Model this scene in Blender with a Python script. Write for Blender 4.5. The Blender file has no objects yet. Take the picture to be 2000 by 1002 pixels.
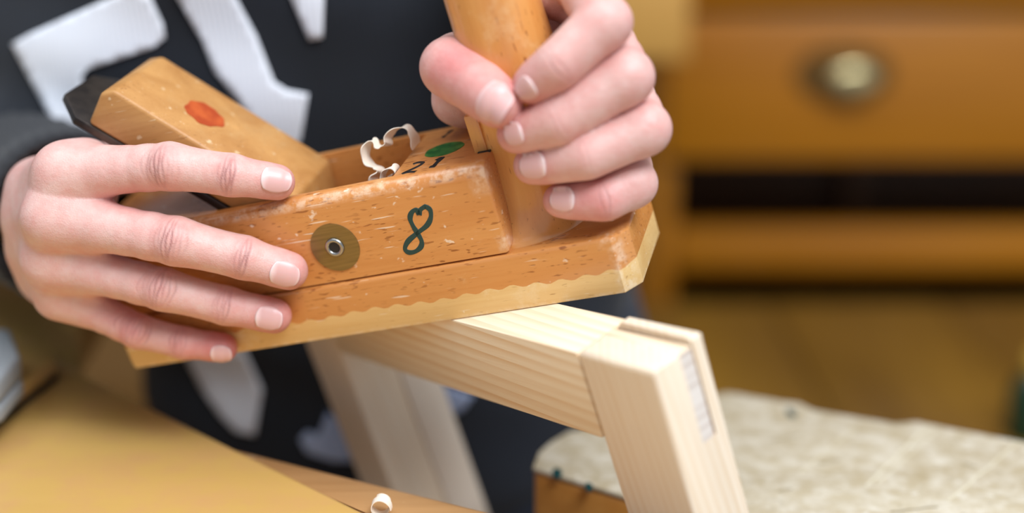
import bpy, bmesh, math, random
import numpy as np
from mathutils import Vector, Matrix
from mathutils.bvhtree import BVHTree
from mathutils.geometry import delaunay_2d_cdt
random.seed(7); rng = np.random.default_rng(7)
S = bpy.context.scene
C = S.collection

# ------------------------------------------------------------------ camera, world, lights, exposure
F_PX, CX, CY = 2713.911, 1000.0, 501.0          # focal length in pixels of the 2000 x 1002 frame
PITCH = math.radians(16.0)
CAM = Vector((0, 0, 1.18))
_s, _c = math.sin(PITCH), math.cos(PITCH)
# camera space here: x right, y down, z forward, millimetres
CM = Matrix(((1, 0, 0, 0), (0, -_s, _c, 0), (0, -_c, -_s, CAM.z), (0, 0, 0, 1)))
CMn = np.array(CM)
cd = bpy.data.cameras.new('camera'); cam = bpy.data.objects.new('camera', cd); C.objects.link(cam)
cam.matrix_world = Matrix(((1, 0, 0, 0), (0, _s, -_c, 0), (0, _c, _s, CAM.z), (0, 0, 0, 1)))
cd.sensor_width = 36; cd.lens = F_PX * 36 / 2000; cd.clip_start = 0.02
cd.dof.use_dof = True; cd.dof.focus_distance = 0.572; cd.dof.aperture_fstop = 2.0; cd.dof.aperture_blades = 0
S.camera = cam
w = bpy.data.worlds.new('world'); S.world = w; w.use_nodes = True
w.node_tree.nodes['Background'].inputs[0].default_value = (0.76, 0.87, 1.0, 1)
w.node_tree.nodes['Background'].inputs[1].default_value = 0.54

def area(name, loc, target, size, power, col):
    l = bpy.data.lights.new(name, 'AREA'); l.shape = 'RECTANGLE'; l.size, l.size_y = size; l.energy = power; l.color = col
    o = bpy.data.objects.new(name, l); C.objects.link(o); o.location = loc
    o.rotation_euler = (Vector(target) - Vector(loc)).to_track_quat('-Z', 'Y').to_euler()
    return o
area('window_daylight', (0.72, -0.62, 2.65), (0, 0.6, 1.05), (1.0, 0.8), 52, (0.87, 0.93, 1.0))
area('ceiling_luminaire', (-0.2, 0.25, 2.7), (-0.1, 0.6, 1.0), (2.0, 0.9), 19, (0.97, 0.98, 1.0))
area('ceiling_luminaire_rear', (1.2, 1.2, 2.7), (0.9, 1.7, 0.7), (1.2, 0.5), 6, (1.0, 0.93, 0.82))
S.view_settings.view_transform = 'Standard'; S.view_settings.look = 'None'
S.view_settings.exposure = -0.03; S.view_settings.gamma = 1.0; S.view_settings.use_curve_mapping = False

# ------------------------------------------------------------------ poses found from the photograph
R_FR = np.array([[0.63002, 0.72366, -0.28177], [0.12345, -0.45155, -0.88366], [-0.7667, 0.52194, -0.37383]])
T_FR = np.array([24.87, 36.608, 524.975])
R_PL = np.array([[0.93063, 0.23354, -0.28177], [-0.15687, -0.44106, -0.88366], [-0.33065, 0.86656, -0.37383]]); T_PL = np.array([-175.231, 52.146, 638.669])

def mat4(R, T):                                   # local metres -> world
    m = Matrix.Identity(4)
    for i in range(3):
        for j in range(3): m[i][j] = R[i][j]
        m[i][3] = T[i] / 1000
    return CM @ m
PLM, FRM = mat4(R_PL, T_PL), mat4(R_FR, T_FR)
def c2w(P):                                       # camera mm -> world m (arrays)
    P = np.asarray(P, float) / 1000
    return P @ CMn[:3, :3].T + CMn[:3, 3]
def p2w(P): return c2w(np.asarray(P, float) @ R_PL.T + T_PL)
def ray(px, py): return np.array([(px - CX) / F_PX, (py - CY) / F_PX, 1.0])
def inv(px, py, axis, val, R=R_PL, T=T_PL):       # pixel -> local point where coordinate `axis` equals val (mm)
    o = R.T @ (-T); d = R.T @ ray(px, py)
    return o + (val - o[axis]) / d[axis] * d
def J(px, py, Y): return inv(px, py, 1, Y)
def gp(px, py, h):                                # pixel -> world point on the level h metres below the lens
    d = ray(px, py); t = h / (d[1] * _c + d[2] * _s)
    return c2w(d * t * 1000)

# ------------------------------------------------------------------ object helpers
def finish(o, label=None, cat=None, group=None, kind=None):
    if label: o['label'] = label
    if cat: o['category'] = cat
    if group: o['group'] = group
    if kind: o['kind'] = kind
    return o
def obj(name, data, mat=None, parent=None, smooth=False, **kw):
    if isinstance(data, bmesh.types.BMesh):
        me = bpy.data.meshes.new(name); bmesh.ops.recalc_face_normals(data, faces=data.faces[:]); data.to_mesh(me); data.free()
    elif isinstance(data, tuple):
        me = bpy.data.meshes.new(name); me.from_pydata([tuple(map(float, v)) for v in data[0]], [], [tuple(map(int, q)) for q in data[1]])
    else: me = data
    if mat: me.materials.append(mat)
    if smooth is True: me.shade_smooth()
    elif smooth:
        me.shade_smooth(); me.set_sharp_from_angle(angle=math.radians(smooth))
    o = bpy.data.objects.new(name, me); C.objects.link(o)
    if parent: o.parent = parent
    return finish(o, **kw)
def empty(name, mw, **kw):
    o = bpy.data.objects.new(name, None); C.objects.link(o); o.matrix_world = mw; o.empty_display_size = .05
    return finish(o, **kw)
def box_bm(x0, x1, y0, y1, z0, z1, bev=0, seg=2):
    bm = bmesh.new(); bmesh.ops.create_cube(bm, size=1)
    for v in bm.verts: v.co = Vector(((x0 + x1) / 2 + v.co.x * (x1 - x0), (y0 + y1) / 2 + v.co.y * (y1 - y0), (z0 + z1) / 2 + v.co.z * (z1 - z0)))
    if bev: bmesh.ops.bevel(bm, geom=bm.edges[:], offset=bev, segments=seg, affect='EDGES', profile=.5)
    return bm
def prism_bm(poly, axis, a, b):                   # poly: 2D points in the two other axes, extruded along axis a..b
    bm = bmesh.new()
    def mk(q, t):
        l = list(q); l.insert(axis, t); return bm.verts.new(l)
    A = [mk(q, a) for q in poly]; B = [mk(q, b) for q in poly]; n = len(poly)
    bm.faces.new(A); bm.faces.new(B[::-1])
    for i in range(n): bm.faces.new((A[i], B[i], B[(i + 1) % n], A[(i + 1) % n]))
    bmesh.ops.recalc_face_normals(bm, faces=bm.faces[:]); return bm
def cut(bm, co, no):
    g = bmesh.ops.bisect_plane(bm, geom=bm.verts[:] + bm.edges[:] + bm.faces[:], plane_co=co, plane_no=no, clear_outer=True, dist=1e-7)
    e = [x for x in g['geom_cut'] if isinstance(x, bmesh.types.BMEdge)]
    if e: bmesh.ops.edgenet_fill(bm, edges=e)
    bmesh.ops.recalc_face_normals(bm, faces=bm.faces[:]); return bm
def bevel_where(bm, test, off, seg=3):
    es = [e for e in bm.edges if test(e.verts[0].co, e.verts[1].co)]
    if es: bmesh.ops.bevel(bm, geom=es, offset=off, segments=seg, affect='EDGES', profile=.5)
    return bm
def bm_join(*bms):
    out = bmesh.new()
    for b in bms:
        me = bpy.data.meshes.new('tmp'); b.to_mesh(me); out.from_mesh(me); bpy.data.meshes.remove(me); b.free()
    return out
def boolean_cut(bm, cutter):
    me = bpy.data.meshes.new('a'); bm.to_mesh(me); bm.free(); mc = bpy.data.meshes.new('b'); cutter.to_mesh(mc); cutter.free()
    a = bpy.data.objects.new('a', me); c = bpy.data.objects.new('b', mc); C.objects.link(a); C.objects.link(c)
    m = a.modifiers.new('d', 'BOOLEAN'); m.operation = 'DIFFERENCE'; m.object = c; m.solver = 'EXACT'
    dg = bpy.context.evaluated_depsgraph_get(); r = bmesh.new(); r.from_mesh(a.evaluated_get(dg).to_mesh())
    bpy.data.objects.remove(a); bpy.data.objects.remove(c); return r
def loft(rings, cap=True):                        # rings: list of (n,3) arrays
    n = len(rings[0]); V = np.concatenate(rings); Fs = []
    for k in range(len(rings) - 1):
        for i in range(n): Fs.append((k * n + i, k * n + (i + 1) % n, (k + 1) * n + (i + 1) % n, (k + 1) * n + i))
    if cap: Fs += [tuple(range(n))[::-1], tuple(range((len(rings) - 1) * n, len(rings) * n))]
    return V, Fs
def tube(path, radii, n=16, cap=True, ribs=0, ribamp=0, tan=None):
    path = np.asarray(path, float); t = np.gradient(path, axis=0) if tan is None else np.tile(np.asarray(tan, float), (len(path), 1)); t = t / np.linalg.norm(t, axis=1)[:, None]
    u = np.cross(t[0], (0.3, 0.2, 1)); u /= np.linalg.norm(u); rings = []
    for k in range(len(path)):
        u = u - t[k] * (u @ t[k]); u /= np.linalg.norm(u); v = np.cross(t[k], u)
        a = np.arange(n) / n * 2 * math.pi; r = radii[k] * (1 + ribamp * np.cos(ribs * a))
        rings.append(path[k] + np.outer(r * np.cos(a), u) + np.outer(r * np.sin(a), v))
    return loft(rings, cap)
def disc_bm(c, normal_axis, r, thick, n=40, bev=0):
    bm = bmesh.new(); m = Matrix.Translation(c)
    if normal_axis == 1: m = m @ Matrix.Rotation(math.pi / 2, 4, 'X')
    bmesh.ops.create_cone(bm, cap_ends=True, segments=n, radius1=r, radius2=r, depth=thick, matrix=m)
    return bm

# ------------------------------------------------------------------ materials
def srgb(*c): return tuple(((v / 255) / 12.92 if v / 255 <= .04045 else ((v / 255 + .055) / 1.055) ** 2.4) for v in c) + (1,)
class NT:
    def __init__(s, name):
        s.m = bpy.data.materials.new(name); s.m.use_nodes = True; s.t = s.m.node_tree; s.b = s.t.nodes['Principled BSDF']
        s.tc = s.t.nodes.new('ShaderNodeTexCoord')
    def n(s, typ, **kw):
        nd = s.t.nodes.new('ShaderNode' + typ)
        for k, v in kw.items():
            if k in nd.inputs: nd.inputs[k].default_value = v
            else: setattr(nd, k, v)
        return nd
    def l(s, a, b): s.t.links.new(a, b)
    def map(s, scale=(1, 1, 1), rot=(0, 0, 0), loc=(0, 0, 0), coord='Object'):
        m = s.n('Mapping'); m.inputs['Scale'].default_value = scale; m.inputs['Rotation'].default_value = rot; m.inputs['Location'].default_value = loc
        s.l(s.tc.outputs[coord], m.inputs[0]); return m.outputs[0]
    def noise(s, vec, scale=1, detail=3, rough=.5, dist=0):
        nd = s.n('TexNoise'); nd.inputs['Scale'].default_value = scale; nd.inputs['Detail'].default_value = detail; nd.inputs['Roughness'].default_value = rough; nd.inputs['Distortion'].default_value = dist
        s.l(vec, nd.inputs['Vector']); return nd.outputs['Fac']
    def ramp(s, fac, p0, p1, c0=(0, 0, 0, 1), c1=(1, 1, 1, 1)):
        r = s.n('ValToRGB'); e = r.color_ramp.elements; e[0].position = p0; e[1].position = p1; e[0].color = c0; e[1].color = c1
        s.l(fac, r.inputs[0]); return r.outputs[0]
    def mix(s, fac, a, b, mode='MIX'):
        m = s.n('Mix', data_type='RGBA', blend_type=mode)
        for sock, v in ((m.inputs[0], fac), (m.inputs[6], a), (m.inputs[7], b)):
            if hasattr(v, 'is_output'): s.l(v, sock)
            else: sock.default_value = v
        return m.outputs[2]
    def math(s, op, a, b=0.5):
        m = s.n('Math', operation=op)
        for sock, v in ((m.inputs[0], a), (m.inputs[1], b)):
            if hasattr(v, 'is_output'): s.l(v, sock)
            else: sock.default_value = v
        return m.outputs[0]
    def bump(s, h, strength=.2, dist=.001):
        b = s.n('Bump'); b.inputs['Strength'].default_value = strength; b.inputs['Distance'].default_value = dist
        s.l(h, b.inputs['Height']); s.l(b.outputs[0], s.b.inputs['Normal']); return b
    def out(s, col=None, rough=.5, **kw):
        if col is not None:
            if hasattr(col, 'is_output'): s.l(col, s.b.inputs['Base Color'])
            else: s.b.inputs['Base Color'].default_value = col
        if hasattr(rough, 'is_output'): s.l(rough, s.b.inputs['Roughness'])
        else: s.b.inputs['Roughness'].default_value = rough
        for k, v in kw.items(): s.b.inputs[k.replace('_', ' ')].default_value = v
        return s.m
def plain(name, col, rough=.5, **kw): return NT(name).out(col, rough, **kw)

def wood(name, light, dark, fleck=None, grain_axis=0, freq=60, stretch=14, rough=.4, worn=None, worn_lo=.58, worn_hi=.75, scratch=None, bump=.15, coat=0, fl=(.62, .68), edges=None, wsc=38):
    t = NT(name); sc = [freq] * 3; sc[grain_axis] = freq / stretch
    g = t.noise(t.map(sc), 1, 4, .55, .6)
    col = t.mix(t.ramp(g, .3, .72), light, dark)
    fine = [freq * 14] * 3; fine[grain_axis] = freq * .8
    fn = t.noise(t.map(fine), 1, 2)
    col = t.mix(t.math('MULTIPLY', t.ramp(fn, .45, .75), .35), col, dark)
    h = fn
    if fleck:
        fs = [900] * 3; fs[grain_axis] = 190
        fk = t.ramp(t.noise(t.map(fs, loc=(3, 1, 2)), 1, 1), *fl)
        big = t.ramp(t.noise(t.map((40, 40, 40)), 1, 1), .3, .6)
        col = t.mix(t.math('MULTIPLY', t.math('MULTIPLY', fk, big), .85), col, fleck)
    if worn:
        wn = t.ramp(t.noise(t.map((wsc, wsc, wsc), loc=(5, 2, 8)), 1, 8, .72), worn_lo, worn_hi)
        col = t.mix(t.math('MULTIPLY', wn, .75), col, worn)
    if scratch:
        a = t.ramp(t.noise(t.map((55, 900, 900), rot=(0, .25, .2)), 1, 2), .70, .76)
        b = t.ramp(t.noise(t.map((45, 700, 700), rot=(0, -.5, -.3), loc=(4, 4, 4)), 1, 2), .71, .76)
        sp = t.ramp(t.noise(t.map((160, 240, 240), loc=(9, 2, 1)), 1, 3), .68, .73)
        col = t.mix(t.math('MULTIPLY', t.math('MAXIMUM', t.math('MAXIMUM', a, b), sp), .6), col, scratch)
    if edges:
        xyz = t.n('SeparateXYZ'); t.l(t.tc.outputs['Object'], xyz.inputs[0]); wn2 = t.noise(t.map((260, 260, 260), loc=(2, 7, 1)), 1, 5, .7); tot = None
        for axs, wid in edges:
            acc_ = None
            for ax_, v_ in axs:
                dd = t.math('ABSOLUTE', t.math('SUBTRACT', xyz.outputs[ax_], v_ * .001)); acc_ = dd if acc_ is None else t.math('MAXIMUM', acc_, dd)
            mk_ = t.math('SUBTRACT', 1.0, t.math('DIVIDE', acc_, wid * .001)); mk_ = t.math('MULTIPLY', t.math('MAXIMUM', mk_, 0.0), t.ramp(wn2, .42, .66)); tot = mk_ if tot is None else t.math('MAXIMUM', tot, mk_)
        col = t.mix(t.math('MULTIPLY', t.math('MINIMUM', t.math('MULTIPLY', tot, 1.6), 1.0), .4), col, scratch)
    t.bump(h, bump, .0006)
    return t.out(col, rough, Coat_Weight=coat, Coat_Roughness=.18)

def pine(name, light, dark, axis, period=3.4, rot=(0, 0, 0), amt=.8, rough=.55):
    t = NT(name); sc = [1, 1, 1]; sc[axis] = .06
    wv = t.n('TexWave', wave_type='BANDS', bands_direction='DIAGONAL', wave_profile='SAW')
    wv.inputs['Scale'].default_value = 628 / period / 1.5; wv.inputs['Distortion'].default_value = .9; wv.inputs['Detail'].default_value = 2; wv.inputs['Detail Scale'].default_value = .35
    t.l(t.map(sc, rot), wv.inputs['Vector'])
    var = t.noise(t.map([120 if i != axis else 5 for i in range(3)]), 1, 2)
    col = t.mix(t.math('MULTIPLY', t.math('MULTIPLY', t.ramp(wv.outputs['Fac'], .35, .98), t.ramp(var, .3, .6)), amt), light, dark)
    fs = [1100] * 3; fs[axis] = 45
    fn = t.noise(t.map(fs), 1, 2)
    col = t.mix(t.math('MULTIPLY', t.ramp(fn, .4, .8), .22), col, dark)
    t.bump(fn, .12, .0005)
    return t.out(col, rough)

beech = wood('beech', srgb(216, 150, 84), srgb(196, 122, 58), srgb(140, 74, 28), freq=45, rough=.33, worn=srgb(222, 180, 130), worn_lo=.63, worn_hi=.76, scratch=srgb(246, 226, 200), coat=.35, edges=[(((0, 239), (1, 1)), 4.5), (((1, 2.5), (2, 63)), 3.2), (((0, 195), (1, 2), (2, 60)), 9), (((0, 195), (1, 2), (2, 31)), 5), (((0, 241), (2, 27)), 2.2), (((0, 237), (2, 26), (1, 3)), 6)])
beech_horn = wood('beech_horn', srgb(232, 170, 98), srgb(212, 140, 68), srgb(150, 84, 34), grain_axis=2, freq=40, rough=.3, worn=srgb(238, 200, 150), worn_lo=.55, worn_hi=.8, coat=.9, fl=(.68, .74))
hornbeam = wood('hornbeam', srgb(232, 194, 132), srgb(216, 168, 100), srgb(176, 126, 66), freq=40, rough=.45, worn=srgb(236, 212, 170), worn_lo=.56, worn_hi=.74, scratch=srgb(248, 236, 214), fl=(.66, .74), edges=[(((1, 0), (2, 0)), 2.2), (((0, 240), (1, 2)), 6), (((0, 244), (2, 0)), 3)])
wedge_wood = wood('wedge_beech', srgb(200, 148, 88), srgb(170, 116, 60), srgb(140, 92, 48), freq=60, rough=.45, worn=srgb(190, 150, 100), worn_lo=.55, worn_hi=.8, scratch=srgb(222, 196, 156), fl=(.67, .74))
pine_rail = pine('pine_rail', srgb(242, 224, 196), srgb(220, 180, 132), 0, 3.6)
pine_leg = pine('pine_leg', srgb(240, 222, 198), srgb(224, 192, 152), 2, 3.0, amt=.55)
pine_end = pine('pine_end_grain', srgb(230, 220, 210), srgb(192, 172, 158), 1, 3.0, amt=1.0)
pine_white = pine('pine_sapwood', srgb(242, 228, 210), srgb(230, 208, 184), 2, 5, amt=.4)
bench_grey = wood('worn_bench_wood', srgb(194, 180, 152), srgb(164, 146, 112), srgb(84, 72, 54), freq=22, stretch=5, rough=.7, worn=srgb(220, 212, 196), worn_lo=.42, worn_hi=.66, wsc=90, scratch=srgb(236, 232, 222), bump=.5, fl=(.69, .74))
bench_side = wood('varnished_bench_edge', srgb(208, 150, 76), srgb(170, 106, 40), None, freq=22, rough=.4, worn=srgb(214, 190, 150), worn_lo=.6, worn_hi=.75)
bench_yellow = wood('lacquered_bench_top', srgb(212, 174, 100), srgb(198, 158, 88), None, freq=7, stretch=5, rough=.33, worn=srgb(202, 152, 104), worn_lo=.42, worn_hi=.75)
bench_brown = wood('vise_jaw_wood', srgb(186, 142, 94), srgb(150, 106, 62), None, freq=18, rough=.4, worn=srgb(226, 200, 160), worn_lo=.6, worn_hi=.7)
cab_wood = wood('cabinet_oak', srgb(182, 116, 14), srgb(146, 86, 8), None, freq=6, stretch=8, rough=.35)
cab_dark = wood('dark_oak_and_shelf_shade', srgb(96, 60, 20), srgb(64, 38, 10), None, freq=6, stretch=8, rough=.5)  # dark wood tone, also stands in for shade inside the open cabinet
far_top = wood('far_table_wood', srgb(138, 100, 30), srgb(92, 62, 16), None, grain_axis=1, freq=9, stretch=6, rough=.4)
box_tan = wood('pale_box_wood', srgb(214, 164, 84), srgb(190, 136, 60), None, freq=9, rough=.5)
floor_m = wood('floor_boards', srgb(150, 112, 60), srgb(110, 76, 34), None, freq=4, rough=.4)
wall_m = NT('plaster'); wall_m = (wall_m.bump(wall_m.noise(wall_m.map((60, 60, 60))), .1), wall_m.out(srgb(150, 110, 60), .8))[1]
steel_dark = NT('blackened_steel'); steel_dark = steel_dark.out(steel_dark.mix(steel_dark.ramp(steel_dark.noise(steel_dark.map((80, 80, 80)), 1, 5), .4, .7), srgb(52, 46, 44), srgb(84, 74, 66)), .42, Metallic=.7)
steel = plain('bright_steel', srgb(170, 168, 165), .3, Metallic=1.0)
brass = NT('dull_brass'); brass = (brass.out(brass.mix(brass.ramp(brass.noise(brass.map((40, 40, 900)), 1, 3), .3, .7), srgb(150, 128, 84), srgb(126, 108, 70)), .36, Metallic=.75))
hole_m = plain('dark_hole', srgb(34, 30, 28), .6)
paint_green = plain('dark_green_paint', srgb(16, 62, 62), .35)
paint_leaf = NT('green_paint'); paint_leaf = paint_leaf.out(paint_leaf.mix(paint_leaf.ramp(paint_leaf.noise(paint_leaf.map((200, 200, 200)), 1, 3), .4, .65), srgb(30, 92, 34), srgb(70, 128, 54)), .4)
paint_orange = NT('orange_paint'); paint_orange = paint_orange.out(paint_orange.mix(paint_orange.ramp(paint_orange.noise(paint_orange.map((150, 150, 150)), 1, 3), .4, .65), srgb(166, 62, 18), srgb(188, 84, 32)), .5)
ink = plain('black_ink', srgb(26, 20, 16), .5)
shaving_m = NT('wood_shaving'); shaving_m = shaving_m.out(srgb(246, 232, 214), .55, Transmission_Weight=0.0)

def cloth(name, a, b, scale=900, rough=.9, rib=True):
    t = NT(name); nz = t.noise(t.map((9, 9, 9)), 1, 4)
    wv = t.n('TexWave', wave_type='BANDS', bands_direction='X'); wv.inputs['Scale'].default_value = 110; t.l(t.map((1, 1, 1), (0, 0, .3)), wv.inputs['Vector'])
    col = t.mix(t.ramp(nz, .35, .7), a, b)
    if rib: col = t.mix(t.math('MULTIPLY', wv.outputs['Fac'], .16), col, (b[0] * .5, b[1] * .5, b[2] * .5, 1))
    t.bump(wv.outputs['Fac'], .25, .001)
    return t.out(col, rough, Sheen_Weight=.1)
hoodie_m = cloth('charcoal_knit', srgb(15, 19, 26), srgb(24, 31, 43))
cuff_m = cloth('black_rib_knit', srgb(30, 30, 34), srgb(44, 44, 47))
denim_m = cloth('navy_denim', srgb(18, 26, 40), srgb(30, 42, 62))
print_m = cloth('white_print', srgb(244, 246, 252), srgb(236, 240, 250))
patch_m = cloth('pale_blue_print', srgb(214, 224, 244), srgb(110, 128, 170))

sk = NT('skin')
at = sk.n('Attribute', attribute_name='skin')
m1 = sk.ramp(sk.noise(sk.map((130, 130, 130)), 1, 6, .65), .36, .66)
col = sk.mix(sk.math('MULTIPLY', m1, .55), at.outputs['Color'], sk.mix(1, at.outputs['Color'], srgb(246, 206, 204), 'MULTIPLY'))
vor = sk.n('TexVoronoi', feature='DISTANCE_TO_EDGE'); vor.inputs['Scale'].default_value = 900; sk.l(sk.map((1, 1, 1)), vor.inputs['Vector'])
hh = sk.math('ADD', sk.math('MULTIPLY', vor.outputs['Distance'], .6), sk.noise(sk.map((420, 420, 420)), 1, 4))
sk.bump(hh, .32, .0007)
skin = sk.out(col, .46, Subsurface_Weight=.14, Subsurface_Scale=.005, Specular_IOR_Level=.4)
sk.b.inputs['Subsurface Radius'].default_value = (1.0, .35, .22)
nl = NT('nail_plate'); na = nl.n('Attribute', attribute_name='skin')
nail_m = nl.out(na.outputs['Color'], .34, Subsurface_Weight=.15, Subsurface_Scale=.004)

# ------------------------------------------------------------------ the room
obj('floor', box_bm(-3, 3.5, -1.5, 3.2, -.05, 0), floor_m, kind='structure')
obj('wall_back', box_bm(-3, 3.5, 3.0, 3.1, 0, 3.0), wall_m, kind='structure')

def mm(d):
    if isinstance(d, bmesh.types.BMesh):
        for v in d.verts: v.co *= .001
        return d
    return np.asarray(d[0]) * .001, d[1]

# ------------------------------------------------------------------ wooden hand plane (local mm: x along the sole, y away, z up)
L, W = 244.0, 65.0
plane = empty('hand_plane', PLM, label='worn orange beech hand plane with upright horn grip and black iron held in both hands', cat='hand plane')
def wave(x): return 10.6 + .75 * math.sin(x * 2 * math.pi / 10.5) + .5 * math.sin(x * .11)
def near(a, b): return abs(a - b) < 1e-4
xs = [i * 1.75 for i in range(int(L / 1.75) + 1)]; xs[-1] = L
sole = prism_bm([(0, 0), (L, 0)] + [(x, wave(x)) for x in reversed(xs)], 1, 0, W)
lower = prism_bm([(x, wave(x)) for x in xs] + [(L, 25), (0, 25)], 1, 0, W)
for b in (sole, lower):
    cut(b, (237.5, 0, 0), Vector((7.5, -6.5, 0)).normalized()); cut(b, (244, 53, 0), Vector((12, 8, 0)).normalized())
    cut(b, (3, 0, 0), Vector((-3, -3, 0)).normalized())
bevel_where(sole, lambda a, b: near(a.z, 0) and near(b.z, 0), 1.0, 2)
bevel_where(lower, lambda a, b: near(a.z, 25) and near(b.z, 25), 1.5, 3)
for b in (sole, lower):                                                # small dents along the corners
    bmesh.ops.recalc_face_normals(b, faces=b.faces[:])
obj('sole', mm(sole), hornbeam, plane, 30, label='pale hornbeam sole with wavy glue line')
upper = prism_bm([(0, 25.9), (195, 25.9), (195, 65), (0, 65)], 1, 1.3, W - 1.3)
bevel_where(upper, lambda a, b: near(a.z, 65) and near(b.z, 65) and near(a.y, b.y), 5.5, 6)
bevel_where(upper, lambda a, b: near(a.x, 195) and near(b.x, 195), 1.6, 2)
def throat(): return prism_bm([(64, 70), (153.5 + 2.2, 70), (130, 13), (122, 13)], 1, 8.5, 56.5)
lower = boolean_cut(lower, throat()); upper = boolean_cut(upper, throat())
obj('plane_body', mm(bm_join(lower, upper)), beech, plane, 30)
# fine bead line between the two halves of the side
obj('body_core', mm(bm_join(box_bm(2, 66, 3.2, W - 3.2, 24, 27), box_bm(140, 194, 3.2, W - 3.2, 24, 27), box_bm(60, 145, 3.2, 8.4, 24, 27), box_bm(60, 145, 56.6, W - 3.2, 24, 27))), beech, plane)
# horn grip
def ring(z, cx, cy, rx, ry, p=2.0, n=48):
    a = np.arange(n) / n * 2 * math.pi; c, s_ = np.cos(a), np.sin(a)
    return np.stack([cx + rx * np.sign(c) * np.abs(c) ** (2 / p), cy + ry * np.sign(s_) * np.abs(s_) ** (2 / p), np.full(n, z)], 1)
prof = [(23, 192, 32.5, 32, 27.5), (26, 193, 32.5, 30.5, 26), (28, 194, 32.5, 29.2, 23.6), (31, 195.5, 32.5, 27.6, 21.2), (35, 197, 32.5, 26.2, 19.4), (41, 199, 32.5, 24.8, 18.2), (48, 201, 32.5, 23.6, 17.5), (57, 203.5, 32.5, 22.4, 17.1), (66, 205.5, 32.5, 22, 17.3),
        (80, 206.5, 32.5, 21.5, 17.6), (95, 208, 32.5, 20.2, 18.2), (112, 208.5, 32.5, 18.8, 18.2), (130, 208.5, 32.5, 18.4, 18), (145, 208.5, 32.5, 17.5, 17), (156, 208, 32.5, 15, 14.6), (163, 207.5, 32.5, 12, 11.5), (167, 207, 32.5, 6, 6)]
P_ = np.array(prof); zz = np.concatenate([np.linspace(P_[i, 0], P_[i + 1, 0], 4)[:-1] for i in range(len(P_) - 1)] + [[P_[-1, 0]]])
def crint(x, xp, fp):                                                  # smooth interpolation (monotone-ish cubic)
    m = np.gradient(fp, xp); i = np.clip(np.searchsorted(xp, x, side='right') - 1, 0, len(xp) - 2); h = xp[i + 1] - xp[i]; t = (x - xp[i]) / h
    return (2 * t**3 - 3 * t**2 + 1) * fp[i] + (t**3 - 2 * t**2 + t) * h * m[i] + (-2 * t**3 + 3 * t**2) * fp[i + 1] + (t**3 - t**2) * h * m[i + 1]
obj('horn_grip', mm(loft([ring(z, *[crint(z, P_[:, 0], P_[:, k]) for k in range(1, 5)], p=2.15) for z in zz])), beech_horn, plane, True)
# key slot of the horn
obj('horn_key', mm(box_bm(187.2, 193, 17.0, 26, 60, 81, .8)), beech_horn, plane, 30)
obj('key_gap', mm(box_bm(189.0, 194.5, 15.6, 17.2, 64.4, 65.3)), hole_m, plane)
# iron and wedge at 45 degrees: (s along the blade downwards, q normal upwards)
k = math.sqrt(.5)
def sq(s, q): return (k * (s + q), k * (q - s))                        # -> x, z ; x+z = q*sqrt2
Q0, Q1, Q2 = 134 * k, 139.5 * k, 170 * k
iron_bm = prism_bm([(-81, 20), (-81, 45), (-69, 56), (80, 56), (80, 9), (-69, 9)], 2, Q0, Q1)   # (s, y, q)
for v in iron_bm.verts:
    x, z = sq(v.co.x, v.co.z); v.co = Vector((x, v.co.y, z))
bevel_where(iron_bm, lambda a, b: True, .7, 2)
iron = obj('plane_iron', mm(iron_bm), steel_dark, plane, 40)
wb = prism_bm([(-63, Q1 + .1), (-63, Q2 - 5), (-58, Q2 - .5), (30, Q2 - 2), (42, Q1 + 4), (42, Q1 + .1)], 1, 9.2, 55.8)   # (s, y, q)
for v in wb.verts:
    x, z = sq(v.co.x, v.co.z); v.co = Vector((x, v.co.y, z))
bmesh.ops.bevel(wb, geom=wb.edges[:], offset=1.8, segments=3, affect='EDGES', profile=.5)
wedge = obj('wedge', mm(wb), wedge_wood, plane, 40)
# paint dab on the wedge
def blob(cx, cy, r0, n, amp, f):
    return [(cx + (r0[0] * (1 + amp * math.sin(3 * a + 1) + amp * .8 * math.sin(7 * a + f))) * math.cos(a), cy + (r0[1] * (1 + amp * math.sin(4 * a) + amp * .7 * math.sin(9 * a + f))) * math.sin(a)) for a in [i / n * 2 * math.pi for i in range(n)]]
qd = Q2 - .5 - (1.5 / 88) * 35
pd = prism_bm(blob(-24.5, 31.5, (9.2, 8.0), 48, .06, 2), 2, 0, .5)
for v in pd.verts:
    s_, q_ = v.co.x, Q2 - .5 - 1.5 * (v.co.x + 58) / 88 - .25 + v.co.z; x, z = sq(s_, q_); v.co = Vector((x, v.co.y, z))
obj('paint_dab', mm(pd), paint_orange, wedge, label='orange-red paint dab')
# brass washer with sunk rivet
wa = obj('brass_washer', mm(disc_bm((120.7, 1.25, 41.4), 1, 10.9, .9, 64)), brass, plane, 30)
def tor(c, R_, r_, n=40, m=10):
    V, Fs = [], []
    for i in range(n):
        a = i / n * 2 * math.pi
        for j in range(m):
            b = j / m * 2 * math.pi; V.append((c[0] + (R_ + r_ * math.cos(b)) * math.cos(a), c[1] + r_ * math.sin(b), c[2] + (R_ + r_ * math.cos(b)) * math.sin(a)))
            Fs.append((i * m + j, ((i + 1) % n) * m + j, ((i + 1) % n) * m + (j + 1) % m, i * m + (j + 1) % m))
    return np.array(V), Fs
obj('rivet_ring', mm(tor((120.7, .7, 41.6), 3.3, 1.0)), steel, wa, True)
obj('rivet_hole', mm(disc_bm((120.7, .75, 41.6), 1, 2.6, .5, 24)), hole_m, wa)
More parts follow.
